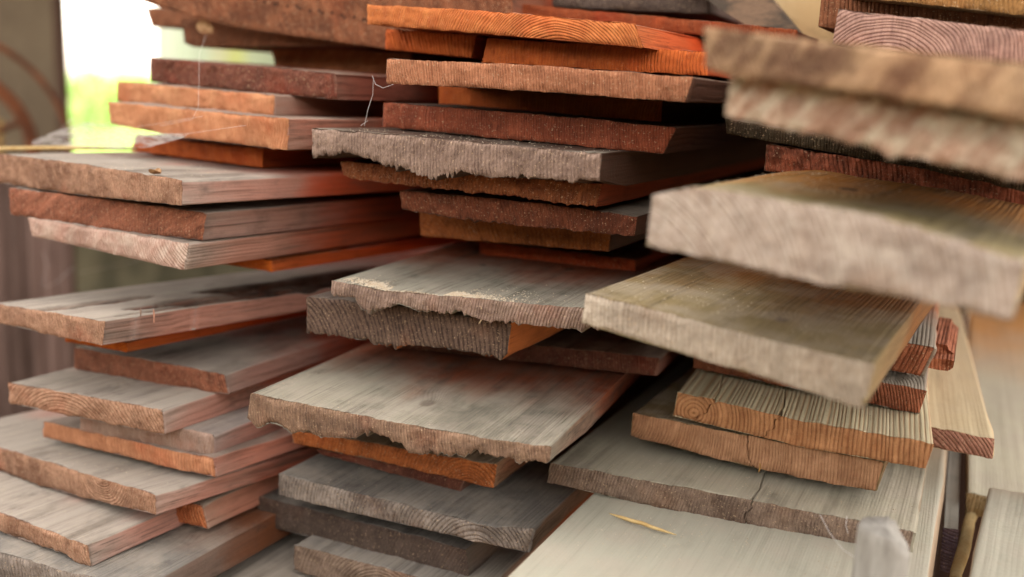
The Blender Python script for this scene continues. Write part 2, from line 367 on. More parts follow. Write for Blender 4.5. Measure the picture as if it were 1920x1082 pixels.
# ------------------------------------------------------------------ wood
# colours as seen on the boards: ends early/late wood, weathered faces light/dark, wood deeper in the pile with its warm glow painted in
PAL = {
 'grey_rose': dict(e=((198, 158, 130), (140, 96, 72)), t=((194, 182, 166), (150, 132, 116)), d=(178, 88, 52)),
 'orange_grey': dict(e=((210, 136, 92), (166, 98, 62)), t=((184, 164, 142), (150, 118, 92)), d=(180, 88, 50)),
 'pink':        dict(e=((216,156,118),(168,110,78)), t=((176,152,136),(140,112,96)),  d=(190,96,56)),
 'pink_grey':   dict(e=((190,164,148),(158,120,98)), t=((180,166,156),(142,124,112)), d=(180,96,60)),
 'brown_grey': dict(e=((172, 114, 88), (112, 66, 48)), t=((178, 166, 152), (136, 118, 102)), d=(150, 74, 46)),
 'orange': dict(e=((232, 126, 50), (190, 92, 36)), t=((206, 110, 50), (176, 86, 38)), d=(200, 84, 34)),
 'orange_deep': dict(e=((222, 118, 60), (180, 84, 42)), t=((200, 98, 50), (170, 76, 38)), d=(196, 74, 32)),
 'orange_bright': dict(e=((222, 138, 82), (186, 100, 56)), t=((214, 118, 62), (186, 92, 44)), d=(206, 90, 38)),
 'orange_pink': dict(e=((226,162,120),(186,118,80)), t=((190,160,140),(160,126,104)), d=(196,100,56)),
 'dark_orange': dict(e=((156, 82, 46), (116, 56, 32)), t=((150, 84, 48), (120, 64, 38)), d=(180, 66, 28)),
 'pink_white': dict(e=((232, 200, 182), (180, 140, 120)), t=((214, 196, 178), (170, 148, 130)), d=(188, 104, 70)),
 'dark_red': dict(e=((136, 86, 68), (88, 50, 40)), t=((160, 124, 104), (120, 84, 66)), d=(166, 70, 40)),
 'red': dict(e=((224, 106, 64), (176, 78, 46)), t=((176, 98, 66), (140, 74, 48)), d=(176, 72, 38)),
 'brown': dict(e=((154, 102, 72), (106, 66, 46)), t=((144, 116, 92), (112, 86, 66)), d=(150, 76, 46)),
 'brown_red': dict(e=((170, 94, 66), (120, 62, 44)), t=((150, 124, 104), (116, 90, 72)), d=(150, 66, 40)),
 'brown_pink':  dict(e=((196,138,104),(150,92,64)),  t=((170,140,116),(136,104,80)),  d=(150,76,46)),
 'brown_ring': dict(e=((204, 126, 74), (142, 80, 46)), t=((166, 140, 108), (126, 100, 72)), d=(160, 82, 42)),
 'grey_brown':  dict(e=((164,142,124),(118,96,80)),  t=((178,170,158),(136,126,114)), d=(130,86,62)),
 'grey':        dict(e=((172,160,148),(112,100,92)), t=((152,146,136),(110,102,94)),  d=(110,80,60)),
 'dark_grey':   dict(e=((112,96,86),(76,62,54)),     t=((134,128,120),(98,90,84)),    d=(96,66,50)),
 'grey_dark': dict(e=((172, 148, 132), (110, 88, 78)), t=((182, 176, 156), (134, 124, 106)), d=(140, 80, 50)),
 'grey_gold': dict(e=((168, 138, 114), (108, 86, 74)), t=((190, 182, 160), (134, 124, 108)), d=(140, 80, 46)),
 'dark_ring':   dict(e=((128,106,92),(66,52,46)),    t=((126,110,98),(92,78,68)),     d=(140,76,44)),
 'dark_grain': dict(e=((140, 84, 60), (86, 48, 36)), t=((140, 128, 112), (100, 88, 76)), d=(120, 64, 42)),
 'rust': dict(e=((160, 100, 64), (108, 62, 40)), t=((150, 116, 86), (120, 86, 60)), d=(150, 72, 42)),
 'cream_grey':  dict(e=((176,164,140),(140,128,108)), t=((206,202,180),(172,168,148)), d=(160,140,108)),
 'cream':       dict(e=((190,170,130),(160,136,100)), t=((224,216,188),(202,192,162)), d=(190,170,130)),
 'cream_pink':  dict(e=((190,140,118),(134,86,72)),  t=((236,216,172),(214,188,142)), d=(200,160,110)),
 'cream_cut': dict(e=((210, 156, 112), (146, 94, 62)), t=((232, 218, 176), (196, 158, 112)), d=(170, 120, 70)),
 'tan_cut': dict(e=((204, 158, 122), (150, 102, 72)), t=((150, 128, 88), (118, 98, 66)), d=(130, 96, 56)),
 'cut_red': dict(e=((190, 122, 90), (130, 72, 50)), t=((196, 184, 164), (160, 140, 116)), d=(170, 118, 72)),
 'grey_band':   dict(e=((160,138,120),(92,74,64)),   t=((206,198,172),(164,152,128)), d=(120,96,70)),
 'pale_near': dict(e=((218, 204, 184), (166, 148, 128)), t=((176, 156, 110), (140, 120, 78)), d=(120, 96, 54)),
 'pale_purple': dict(e=((222, 206, 190), (164, 142, 124)), t=((190, 172, 120), (158, 136, 86)), d=(170, 146, 92)),
 'rough_red': dict(e=((200, 120, 90), (98, 58, 42)), t=((150, 110, 84), (110, 80, 60)), d=(120, 66, 44)),
 'dark_green':  dict(e=((96,84,64),(60,48,36)),      t=((90,80,64),(66,56,44)),       d=(90,56,36)),
 'pink_near': dict(e=((255, 220, 192), (168, 120, 94)), t=((180, 150, 110), (140, 110, 76)), d=(150, 100, 60)),
 'olive_near': dict(e=((214, 178, 140), (118, 84, 66)), t=((170, 146, 104), (130, 106, 74)), d=(140, 96, 60)),
 'purple_ring': dict(e=((206, 168, 150), (134, 100, 92)), t=((180, 156, 136), (140, 116, 98)), d=(150, 100, 70)),
 'tan':         dict(e=((178,136,86),(132,94,58)),   t=((170,140,100),(136,108,74)),  d=(150,104,66)),
 'grey_purple': dict(e=((112,96,104),(76,62,70)),    t=((184,180,166),(146,140,128)), d=(130,116,100)),
}
def wood(name, pal, role, seed, pith, ring, stain=.35, deep=(.05,.22), specks=.5, contrast=.75, dust=.35, d=None, warp=.010, mott=.35, knots=(), streak=.4, side_own=.45, ringmin=.12, fibre=1.0, gouge=False, bumpk=1.0, side_at=None, side_x=False, shear=None, mr=(.48, .72), pits=(), coarse=1.0, gritk=1.0):
    """Solid wood: growth rings about a pith line that runs along the board, fibre, stains, dust."""
    P = dict(PAL[pal]); g = G(name)
    def sat(c, k):
        l = .3 * c[0] + .59 * c[1] + .11 * c[2]; return [min(255, max(0, l + (v - l) * k)) for v in c]
    P['e'] = [sat(c, 1.12) for c in P['e']]; P['t'] = [sat(c, .96) for c in P['t']]
    P['t'] = [[c * .94 for c in q_] for q_ in P['t']]; P['d'] = d if d else (min(255, P['d'][0] * 1.24), P['d'][1] * .95, P['d'][2] * .62)  # deep colour brightened and reddened: glow between the boards painted in
    rnd = random.Random(seed)
    co = g.n('ShaderNodeTexCoord').outputs['Object']
    off = (rnd.uniform(-9, 9), rnd.uniform(-9, 9), rnd.uniform(-9, 9))
    q = g.vadd(co, off)
    sep = g.n('ShaderNodeSeparateXYZ', Vector=co).outputs
    w1 = g.math('SUBTRACT', g.noise(g.vmul(q, (14, 2.2, 14)), 1, 2), .5)
    w2 = g.math('SUBTRACT', g.noise(g.vmul(g.vadd(q, (31, 7, 3)), (14, 2.2, 14)), 1, 2), .5)
    dx = g.math('ADD', g.math('SUBTRACT', sep[0], pith[0]), g.math('MULTIPLY', w1, warp))
    dz = g.math('ADD', g.math('SUBTRACT', sep[2], pith[1]), g.math('MULTIPLY', w2, warp))
    r = g.math('SQRT', g.math('ADD', g.math('MULTIPLY', dx, dx), g.math('MULTIPLY', dz, dz)))
    kn = None
    for kx, ky_, kr in knots:
        d2 = g.math('ADD', g.math('POWER', g.math('SUBTRACT', sep[0], kx), 2.0), g.math('MULTIPLY', g.math('POWER', g.math('SUBTRACT', sep[1], ky_), 2.0), .45))
        dist_ = g.math('SQRT', d2)
        r = g.math('ADD', r, g.math('MULTIPLY', g.math('EXPONENT', g.math('MULTIPLY', d2, -1.0 / (2.2 * kr) ** 2)), kr * 1.6))
        core = g.step(g.math('ADD', dist_, g.math('MULTIPLY', w1, kr)), kr * .9, kr * .45)
        kn = core if kn is None else g.math('MAXIMUM', kn, core)
    wob = g.noise(g.n('ShaderNodeCombineXYZ', X=g.math('MULTIPLY', r, 70.0)), 1, 1)
    ph = g.math('ADD', g.math('MULTIPLY', r, 2 * math.pi / ring), g.math('MULTIPLY', wob, 14.0))
    rings = g.math('POWER', g.math('MULTIPLY_ADD', g.math('SINE', ph), .5, .5), 2.2)
    blot = g.noise(g.vmul(q, (13, 6, 22)), 1, 4, .6)
    blot2 = g.noise(g.vmul(g.vadd(q, (5, 5, 5)), (40, 26, 46)), 1, 4, .62)
    speck = g.noise(q, 620, 2, .6); grit = g.noise(q, 230, 3, .65)
    if role == 'end':
        A, B = lin(P['e'][0]), lin(P['e'][1])
        sh = math.tan(math.radians(rnd.choice([-32, -14, -6, 0, 5, 10, 22]))) if shear is None else shear; ss = rnd.uniform(.5, 1.15)
        qs = g.n('ShaderNodeSeparateXYZ', Vector=q).outputs; qsaw = g.n('ShaderNodeCombineXYZ', X=g.math('MULTIPLY_ADD', qs[2], sh, qs[0]), Y=qs[1], Z=qs[2]).outputs[0]
        saw = g.noise(g.vmul(qsaw, (560, 30, 60)), 1, 4, .65)
        patch = g.step(g.noise(g.vadd(q, (4, 4, 1)), 34, 3), .36, .66, ringmin, 1.0)
        f = g.math('ADD', g.math('MULTIPLY', g.math('MULTIPLY', rings, patch), contrast * .8), g.math('MULTIPLY', g.math('SUBTRACT', saw, .5), 1.5 * ss))
        f = g.math('ADD', f, g.math('MULTIPLY', g.math('SUBTRACT', grit, .5), 1.9 * gritk), clamp=True)
        col = g.mix(f, A, B)
        dark = lin([c * .5 for c in P['e'][1]])
        col = g.mix(g.math('MULTIPLY', g.step(blot2, .50, .80), stain), col, dark)
        col = g.mix(g.math('MULTIPLY', g.step(blot, .46, .66), stain * 1.1), col, lin([c * .8 for c in P['e'][1]]))
        lum = g.noise(g.vmul(g.vadd(q, (3, 3, 3)), (26, 20, 40)), 1, 3, .6)
        col = g.mix(g.math('MULTIPLY', g.step(lum, .52, .70), .45), col, lin([min(255, c * 1.12 + 10) for c in P['e'][0]]))
        col = g.mix(g.math('MULTIPLY', g.step(g.noise(g.vadd(q, (2, 9, 4)), 17, 3), .50, .72), .22), col, lin(P['d']))
        big = g.noise(g.vmul(g.vadd(qsaw, (1, 8, 3)), (120 / coarse, 60, 38 / coarse)), 1, 4, .65)
        col = g.mix(g.math('MULTIPLY', g.step(big, mr[0], mr[1]), mott), col, B)
        col = g.mix(g.math('MULTIPLY', g.step(big, 1 - mr[0] - .02, 1 - mr[1] + .02), mott), col, lin([min(255, c * 1.15 + 8) for c in P['e'][0]]))
        fine = g.noise(g.vmul(q, (1700, 300, 520)), 1, 2, .7)
        col = g.mix(g.math('MULTIPLY', g.step(fine, .50, .70), .5 * gritk), col, dark)
        edge = g.noise(g.vmul(qsaw, (700, 90, 22)), 1, 3, .7)      # saw lines down the end
        col = g.mix(g.math('MULTIPLY', g.step(edge, .50, .66), .26 * ss), col, B)
        col = g.mix(g.math('MULTIPLY', g.step(speck, .62, .70), specks), col, lin((236, 204, 164)))
        for px_, pz_, pr_ in pits:
            d2 = g.math('ADD', g.math('POWER', g.math('SUBTRACT', sep[0], px_), 2.0), g.math('POWER', g.math('SUBTRACT', sep[2], pz_), 2.0))
            col = g.mix(g.step(g.math('SQRT', d2), pr_ * 1.3, pr_ * .6), col, lin((40, 24, 16)))
        h = g.math('ADD', g.math('MULTIPLY', rings, -.45), g.math('MULTIPLY', saw, .7))
        h = g.math('ADD', h, g.math('MULTIPLY', grit, .9 * gritk))
        return g.out(col, .88, .2, bump=h, dist=.002, strength=.9)
    A, B = lin(P['t'][0]), lin(P['t'][1])
    fib = g.noise(g.vmul(q, (430, 7, 430)), 1, 3, .6)
    fib3 = g.noise(g.vmul(g.vadd(q, (3, 0, 5)), (1050, 9, 1050)), 1, 2, .6)
    fib2 = g.noise(g.vmul(q, (110, 2.4, 110)), 1, 3, .6)
    patch = g.step(g.noise(g.vmul(g.vadd(q, (4, 4, 1)), (30, 5, 30)), 1, 3), .36, .66, ringmin, 1.0)
    f = g.math('ADD', g.math('MULTIPLY', g.math('MULTIPLY', rings, patch), contrast * streak), g.math('MULTIPLY', g.math('SUBTRACT', fib, .5), 1.5 * fibre))
    f = g.math('ADD', f, g.math('MULTIPLY', g.math('SUBTRACT', fib2, .5), 1.3 * fibre), clamp=True)
    col = g.mix(f, A, B)
    nz = g.n('ShaderNodeSeparateXYZ', Vector=g.n('ShaderNodeNewGeometry').outputs['Normal']).outputs[2]
    upf = g.step(nz, .5, .9)
    # wood is greyed by weather and dust near its end and keeps its own colour further in, with recess glow and gap shade painted into it; side faces take more
    dep = g.math('ADD', sep[1], g.math('MULTIPLY', g.math('SUBTRACT', blot, .5), .22))
    side = g.math('MULTIPLY', g.math('SUBTRACT', 1.0, upf), side_own)
    if side_x: side = g.math('MULTIPLY', side, g.step(g.n('ShaderNodeSeparateXYZ', Vector=g.n('ShaderNodeNewGeometry').outputs['Normal']).outputs[0], .3, .6))
    sa = (-.04, .09) if side_at is None else (side_at, side_at + .03)
    dm = g.math('MAXIMUM', g.step(dep, deep[0], deep[1]), g.math('MULTIPLY', side, g.step(dep, sa[0], sa[1])))
    D = g.mix(g.math('MULTIPLY', f, .6), lin(P['d']), lin([c * .72 for c in P['d']]))
    col = g.mix(g.math('MULTIPLY', dm, .92), col, D)
    col = g.mix(g.math('MULTIPLY', g.step(blot2, .54, .74), stain * .8), col, lin([c * .62 for c in P['t'][1]]))
    water = g.noise(g.vmul(g.vadd(q, (7, 2, 9)), (22, 5, 22)), 1, 5, .65)
    col = g.mix(g.math('MULTIPLY', g.step(water, .50, .66), stain * .9), col, lin([c * .74 for c in P['t'][1]]))
    gp = g.step(g.noise(g.vmul(g.vadd(q, (9, 9, 2)), (16, 4, 16)), 1, 3), .38, .62, .25, 1.0)
    col = g.mix(g.math('MULTIPLY', g.math('MULTIPLY', g.step(fib3, .54, .66), gp), .6 * fibre), col, lin([c * .6 for c in P['t'][1]]))
    col = g.mix(g.math('MULTIPLY', g.math('MULTIPLY', g.step(fib2, .56, .70), gp), .5 * fibre), col, lin([c * .66 for c in P['t'][1]]))
    col = g.mix(g.math('MULTIPLY', g.step(fib, .60, .74), .55 * fibre), col, lin([c * .55 for c in P['t'][1]]))
    if kn is not None: col = g.mix(g.math('MULTIPLY', kn, .8), col, lin((74, 46, 32)))
    if gouge: col = g.mix(g.math('MULTIPLY', g.n('ShaderNodeAttribute', {'attribute_name': 'gouge'}).outputs['Fac'], .85), col, g.mix(g.step(fib, .4, .6), lin((120, 68, 44)), lin((48, 28, 20))))
    dusty = g.math('MULTIPLY', g.math('MULTIPLY', upf, g.step(g.noise(g.vadd(q, (8, 1, 6)), 24, 4, .6), .40, .66)), dust)
    col = g.mix(g.math('MULTIPLY', dusty, g.math('SUBTRACT', 1.0, g.math('MULTIPLY', dm, .6))), col, lin((196, 184, 166)))
    col = g.mix(g.math('MULTIPLY', g.math('MULTIPLY', g.step(speck, .66, .72), specks * .8), g.math('ADD', g.math('MULTIPLY', upf, .8), .2)), col, lin((226, 200, 150)))
    h = g.math('ADD', g.math('MULTIPLY', fib, .8 * bumpk), g.math('MULTIPLY', rings, -.5 * bumpk))
    h = g.math('ADD', h, g.math('MULTIPLY', grit, .5))
    return g.out(col, .86, .2, bump=h, dist=.0011, strength=.7)

SOLVED = {}
def t1(x, seed):
    x = np.asarray(x, float); i = np.floor(x); f = x - i
    return (hash1(i, seed) * (1 - f) + hash1(i + 1, seed) * f) * 2 - 1
def board(spec, idx):
    rnd = random.Random(100 + idx * 17); sd = idx * 31 + 5
    L = nrm(wray((spec['vp'], hz(spec['vp'])))); L[2] = 0; L = nrm(L)
    ex = nrm(np.cross(L, (0, 0, 1.0))); ez = np.array([0, 0, 1.0])
    T, Bp = spec['t'], spec['b']
    y0 = spec['y'] * S
    P0 = at((T[0][0] + T[-1][0]) / 2, (T[0][1] + T[-1][1]) / 2, y0)
    def proj(p, sk):
        n = L * math.cos(sk) + ex * math.sin(sk); q = wray(p); return CAM + q * (((P0 - CAM) @ n) / (q @ n))
    cand = np.radians(np.linspace(-9, 9, 73))
    sk = min(cand, key=lambda s: abs((proj(T[-1], s) - proj(T[0], s))[2]) / S + .0004 * abs(math.degrees(s)))
    tp = np.array([proj(p, sk) for p in T]); bp = np.array([proj(p, sk) for p in Bp])
    org = (tp[0] + tp[-1] + bp[0] + bp[-1]) / 4
    loc = lambda A: np.stack([(A - org) @ ex, (A - org) @ L, (A - org) @ ez], 1)
    tl, bl = loc(tp), loc(bp)
    ky = -math.tan(sk)                                  # the end cut is not quite square: y = ky * x
    w = tl[-1, 0] - tl[0, 0]
    s = np.linspace(0, 1, int(min(300, max(20, w / (.0011 if spec.get('ragged') else .0021)))) + 1)
    cracks = spec.get('crack', [])
    for c in cracks:
        e = .0005 / w; s = np.concatenate([s[np.abs(s - c[0]) > 4 * e], c[0] + e * np.array([-3, -1.0, 0, 1.0, 3])])
    s = np.sort(s); nx = len(s)
    def prof(A):
        sx = (A[:, 0] - A[0, 0]) / (A[-1, 0] - A[0, 0]); return A[0, 0] + (A[-1, 0] - A[0, 0]) * s, np.interp(s, sx, A[:, 2])
    xt, zt = prof(tl); xb, zb0 = prof(bl)
    rag = spec.get('ragged', 0.0)
    zt = zt + .0004 * n1(s * w / .012, sd) + .0003 * n1(s * w / .004, sd + 1)
    zb = zb0 + .0005 * n1(s * w / .010, sd + 2) + .0004 * n1(s * w / .0035, sd + 3)
    if rag:
        X_ = s * w; spike = np.where(hash1(np.floor(X_ / .0022), sd + 43) > .80, hash1(np.floor(X_ / .0022), sd + 44), 0)
        rag = rag * np.clip(.55 + .9 * n1(X_ / .022, sd + 46), .08, 1.4)
        zb = zb - rag * (.0032 * np.maximum(0, t1(X_ / .0060, sd + 4)) + .0022 * np.maximum(0, t1(X_ / .0027, sd + 5)) + .0014 * t1(X_ / .0013, sd + 41) + .0026 * spike - .0014)
    tear = spec.get('tear', 0.0) * S
    if tear:                                             # underside proper: the lowest line of the torn edge
        a = np.polyfit(s, zb0, 1); base = np.polyval(a, s); base += min(0, np.percentile(zb0 - base, 12))
    else: base = zb0
    cr = np.zeros(nx); crl = np.zeros(nx)
    for c in cracks:
        k = int(np.argmin(np.abs(s - c[0]))); cr[k] = 1; crl[k] = c[1]
    # --- end face grid
    v = np.array([0, .035, .09, .17, .27, .38, .5, .62, .73, .83, .91, .965, 1.0]); nv = len(v)
    X = xt[None] + (xb - xt)[None] * v[:, None]; Zg = zt[None] + (zb - zt)[None] * v[:, None]
    th = np.abs(zt - zb)[None] + 1e-6
    rough = spec.get('rough', .0006) * S
    Yd = rough * (n2(X / .006, Zg / .003, sd + 6) * .6 + n2(X / .0026, Zg / .0026, sd + 7) * .5 + .8 * n2(X / .03, Zg / .02, sd + 8))
    rr = spec.get('round', .0016)
    de = np.minimum(np.minimum(v[:, None] * th, (1 - v[:, None]) * th), np.minimum((s * w)[None], ((1 - s) * w)[None]))
    wear = rr * (1 + .8 * n1(s * w / .02, sd + 9)[None] + .3 * n1(s * w / .005, sd + 10)[None])
    Yd = Yd + np.maximum(wear, 0) * np.exp(-de / rr)
    for c in cracks:
        win = np.exp(-((s - c[0]) * w / .006) ** 2)
        mz = .0035 * n1(v * 4, sd + 11) + .0012 * n1(v * 11, sd + 12)
        X = X + win[None] * mz[:, None]
        if len(c) > 2: X = X + win[None] * (v[:, None] - .5) * c[2]
    depth = np.where(cr > 0, .016, 0)[None] * np.ones((nv, 1))
    for c in cracks:
        k = int(np.argmin(np.abs(s - c[0]))); a, b_ = (c[3], c[4]) if len(c) > 4 else (0, 1)
        depth[:, k] = np.where((v >= a - .01) & (v <= b_ + .01), .016, 0)
    Yg = ky * X + Yd + depth
    V = [np.stack([X.ravel(), Yg.ravel(), Zg.ravel()], 1)]
    gi = lambda r, c: r * nx + c
    Fc = []; FM = []
    for r_ in range(nv - 1):
        for c_ in range(nx - 1):
            Fc.append((gi(r_, c_), gi(r_ + 1, c_), gi(r_ + 1, c_ + 1), gi(r_, c_ + 1))); FM.append(0)
    loop = [gi(0, c_) for c_ in range(nx)] + [gi(r_, nx - 1) for r_ in range(1, nv)] + [gi(nv - 1, c_) for c_ in range(nx - 2, -1, -1)] + [gi(r_, 0) for r_ in range(nv - 2, 0, -1)]
    rim = list(loop); m = len(loop); base_i = nv * nx
    ln = spec.get('len', .62) * S
    st = np.array([.0015, .004, .008, .013, .02, .03, .045, .065, .09, .125, .17, .23, .31, .42, .6, .85]); st = np.append(st[st < ln * .95], ln)
    if 'gouge' in spec: st = np.unique(np.concatenate([st, np.arange(.012, .46, .006)]))
    zt_s = np.interp(s, [0, 1], [zt[0], zt[-1]]) * .5 + zt * .5
    rs = .0009 + .5 * rr
    GA = []
    for k, y in enumerate(st):
        ft = math.exp(-y / .05)
        ztop = zt * ft + zt_s * (1 - ft) + .00035 * n2(s * w / .004, y / .25, sd + 13) + .0007 * n2(s * w / .03, y / .12, sd + 14)
        dt = math.exp(-(y / tear) ** 2) if tear else 0
        zbot = zb * dt + base * (1 - dt) + (.0008 * n2(s * w / .005, y / .03, sd + 15) if tear else 0)
        zg0 = ztop.copy()
        for (gs, ga, gb, gw, gd) in spec.get('gouge', []):
            mid = gs + .05 * n1(y / .09, sd + 30); t = (y - ga) / (gb - ga)
            if 0 < t < 1:
                hw = gw / w * (math.sin(math.pi * t) ** .6 + .25 * n1(y / .02, sd + 31)); ztop = ztop - gd * np.clip(1.3 * (1 - np.abs(s - mid) / max(hw, 1e-4)), 0, 1) * (1 + .4 * n2(s * w / .0025, y / .03, sd + 32))
        ztop0 = ztop.copy()
        for c in cracks:
            i = int(np.argmin(np.abs(s - c[0])))
            if y < c[1]: ztop[i] -= .010 * (1 - y / c[1])
        xs, xe = xt.copy(), xb.copy()
        for c in cracks:
            win = np.exp(-((s - c[0]) * w / .006) ** 2); off0 = .0035 * n1(0., sd + 11) + .0012 * n1(0., sd + 12)
            if len(c) > 2: off0 = off0 - .5 * c[2]
            xs = xs + win * (off0 * math.exp(-y / .03) + .003 * n1(y / .03, sd + 16))
        wl = .0006 * n1(y / .04, sd + 17) + .0012 * n1(y / .2, sd + 18); wr = .0010 * n1(y / .03, sd + 19) + .0022 * n1(y / .2, sd + 20)
        top = np.stack([xs, y + ky * xs, ztop], 1); bot = np.stack([xe, y + ky * xe, zbot], 1)
        GA.append(np.concatenate([np.clip((zg0 - ztop0) / .004, 0, 1), np.zeros(m - nx)]))
        top[0] += (rs * .4, 0, -rs * .5); top[-1] += (-rs * .4, 0, -rs * .5)
        def sidecol(a, b, sgn, wv):
            vv = v[1:-1, None]; Q = a * (1 - vv) + b * vv
            Q[:, 0] += sgn * (wv + .0004 * n2(v[1:-1] * 9, y / .02, sd + 21) + .0004 * n2(v[1:-1] * 4, y / .1, sd + 22)); return Q
        right = sidecol(top[-1], bot[-1], 1, wr); left = sidecol(top[0], bot[0], -1, wl)
        V.append(np.concatenate([top, right, bot[-1:], bot[-2::-1], left[::-1]]))
    for k in range(len(st)):
        a0 = base_i + (k - 1) * m; b0 = base_i + k * m
        for i in range(m):
            j = (i + 1) % m
            a, b = (rim[i], rim[j]) if k == 0 else (a0 + i, a0 + j)
            Fc.append((a, b, b0 + j, b0 + i)); FM.append(1)
    Fc.append(tuple(base_i + (len(st) - 1) * m + i for i in range(m))); FM.append(1)
    V = np.concatenate(V)
    pith = spec.get('pith', (rnd.choice([-1, 1]) * rnd.uniform(.55, 1.3) * w, rnd.uniform(-.07, .07)))
    ring = spec.get('ring', rnd.uniform(.0022, .0036))
    kw = dict(stain=spec.get('stain', .4), specks=spec.get('specks', .6), contrast=spec.get('contrast', .75), deep=spec.get('deep', (.05, .2)), dust=spec.get('dust', .4), d=spec.get('d'), warp=spec.get('warp', .010), mott=spec.get('mott', .35), streak=spec.get('streak', .4), side_own=spec.get('side_own', .45), ringmin=spec.get('ringmin', .12), fibre=spec.get('fibre', 1.0), gouge='gouge' in spec, bumpk=spec.get('bumpk', 1.0), side_at=spec.get('side_at'), side_x=spec.get('side_x', False), shear=spec.get('shear'), mr=spec.get('mr', (.48, .72)), coarse=spec.get('coarse', 1.0), gritk=spec.get('gritk', 1.0),
              pits=[(float(a_[0]), float(a_[2]), .0016) for a_ in [loc(proj(p_, sk)[None])[0] for p_ in spec.get('pits', [])]],
              knots=spec.get('knots', [(rnd.uniform(-.4, .4) * w, rnd.uniform(.03, .3), rnd.uniform(.004, .009)) for _ in range(1 + idx % 2)] if w > .15 else []))
    me_ = wood('end_grain', spec['pal'], 'end', sd, pith, ring, **kw); mb_ = wood('weathered_wood', spec['pal'], 'body', sd, pith, ring, **kw)
    o = link(spec.get('name', 'board'), V, Fc, [me_, mb_], fmat=FM, smooth=True)
    me = o.data
    if 'gouge' in spec: me.attributes.new('gouge', 'FLOAT', 'POINT').data.foreach_set('value', np.concatenate([np.zeros(base_i)] + GA).astype(np.float32))
    sh = np.zeros(len(me.edges), bool); ev = np.zeros(len(me.edges) * 2, np.int32); me.edges.foreach_get('vertices', ev); ev = ev.reshape(-1, 2)
    isr = np.zeros(len(me.vertices), bool); isr[rim] = True
    sh = isr[ev[:, 0]] & isr[ev[:, 1]]
    me.attributes.new('sharp_edge', 'BOOLEAN', 'EDGE').data.foreach_set('value', sh)
    o.matrix_world = Matrix(((ex[0], L[0], 0, org[0]), (ex[1], L[1], 0, org[1]), (ex[2], L[2], 1, org[2]), (0, 0, 0, 1)))
    tag(o, spec.get('label', ''), 'board' if 'cat' not in spec else spec['cat'], spec.get('group', 'boards stacked in the lumber pile'))
    SOLVED[spec['n']] = dict(o=o, org=org, ex=ex, L=L, w=w, top=(xt, zt), ky=ky)
    return o
for _i, _b in enumerate(BOARDS): board(_b, _i)
# ------------------------------------------------------------------ the place around the pile
def dep(P): return float(-((np.asarray(P) - CAM) @ RW)[2])           # distance along the viewing axis
def simple(name, c1, c2, scale=(20, 20, 20), rough=.85, bump=.002, detail=4, seed=0, spec=.2, lohi=(.35, .65), metal=0.0):
    g = G(name); q = g.vadd(g.vmul(g.n('ShaderNodeTexCoord').outputs['Object'], scale), (seed * 1.7, seed * 3.1, seed))
    f = g.noise(q, 1, detail, .6); f2 = g.noise(g.vmul(q, (9, 9, 9)), 1, 2, .6)
    col = g.mix(g.step(f, *lohi), lin(c1), lin(c2))
    col = g.mix(g.math('MULTIPLY', g.step(f2, .5, .7), .3), col, lin([c * .75 for c in c2]))
    return g.out(col, rough, spec, bump=g.math('ADD', f, g.math('MULTIPLY', f2, .3)), dist=bump, strength=.5, Metallic=metal)
def poly(name, px, y, thick, mat, grow=0):
    """A flat piece seen face on: its outline at distance y, extruded back by its thickness."""
    A = [at(p[0], p[1], y) for p in px]; n = len(A); B = [a + np.array((0, thick, 0)) for a in A]
    return link(name, A + B, [tuple(range(n - 1, -1, -1)), tuple(range(n, 2 * n))] + [(i, (i + 1) % n, n + (i + 1) % n, n + i) for i in range(n)], mat)

# ground: trodden earth under the shed, grass behind
g = G('earth'); q = g.n('ShaderNodeTexCoord').outputs['Object']
f = g.noise(q, 6, 5); f2 = g.noise(q, 55, 4)
c = g.mix(g.step(f, .35, .65), lin((104, 84, 64)), lin((76, 60, 46))); c = g.mix(g.step(f2, .5, .7, 0, .6), c, lin((128, 108, 84)))
earth = g.out(c, .95, .1, bump=f2, dist=.01)
V = []; N = 60
for j in range(N + 1):
    for i in range(N + 1):
        x, y = -60 + 120 * i / N, -50 + 120 * j / N; V.append((x, y, .02 * float(n2(x * .7, y * .7, 3)) - .02))
tag(link('ground', V, [(j*(N+1)+i, j*(N+1)+i+1, (j+1)*(N+1)+i+1, (j+1)*(N+1)+i) for j in range(N) for i in range(N)], earth), kind='structure')
g = G('grass_blades'); q = g.n('ShaderNodeTexCoord').outputs['Object']
gc = g.mix(g.step(g.noise(q, 5, 3), .35, .65), lin((156, 212, 96)), lin((204, 236, 150)))
p1 = g.n('ShaderNodeBsdfDiffuse', Color=gc); p2_ = g.n('ShaderNodeBsdfTranslucent', Color=gc)
mx = g.n('ShaderNodeMixShader', _0=.5, _1=p1.outputs[0], _2=p2_.outputs[0]); o_ = g.n('ShaderNodeOutputMaterial'); g.t.links.new(mx.outputs[0], o_.inputs[0]); leafy = g.m
rg = np.random.default_rng(4)
def blades(n, xr, yr, zr, hr, wr, lean=.4):
    V = []; Fc = []
    for _ in range(n):
        x, y, z = rg.uniform(*xr), rg.uniform(*yr), rg.uniform(*zr); h = rg.uniform(*hr); w = rg.uniform(*wr); a = rg.uniform(0, math.pi)
        dx, dy = math.cos(a) * w, math.sin(a) * w; lx, ly = rg.normal(0, lean * h), rg.normal(0, lean * h); k = len(V)
        V += [(x-dx, y-dy, z), (x+dx, y+dy, z), (x+lx, y+ly, z+h)]; Fc.append((k, k+1, k+2))
    return V, Fc
def gx(px, y): return at(px, 300, y)[0]
V, Fc = blades(9000, (gx(-100, 6.), gx(700, 6.)), (4.6, 8.5), (-.02, 0), (.10, .45), (.004, .012))
tag(link('grass', V, Fc, leafy), kind='stuff')
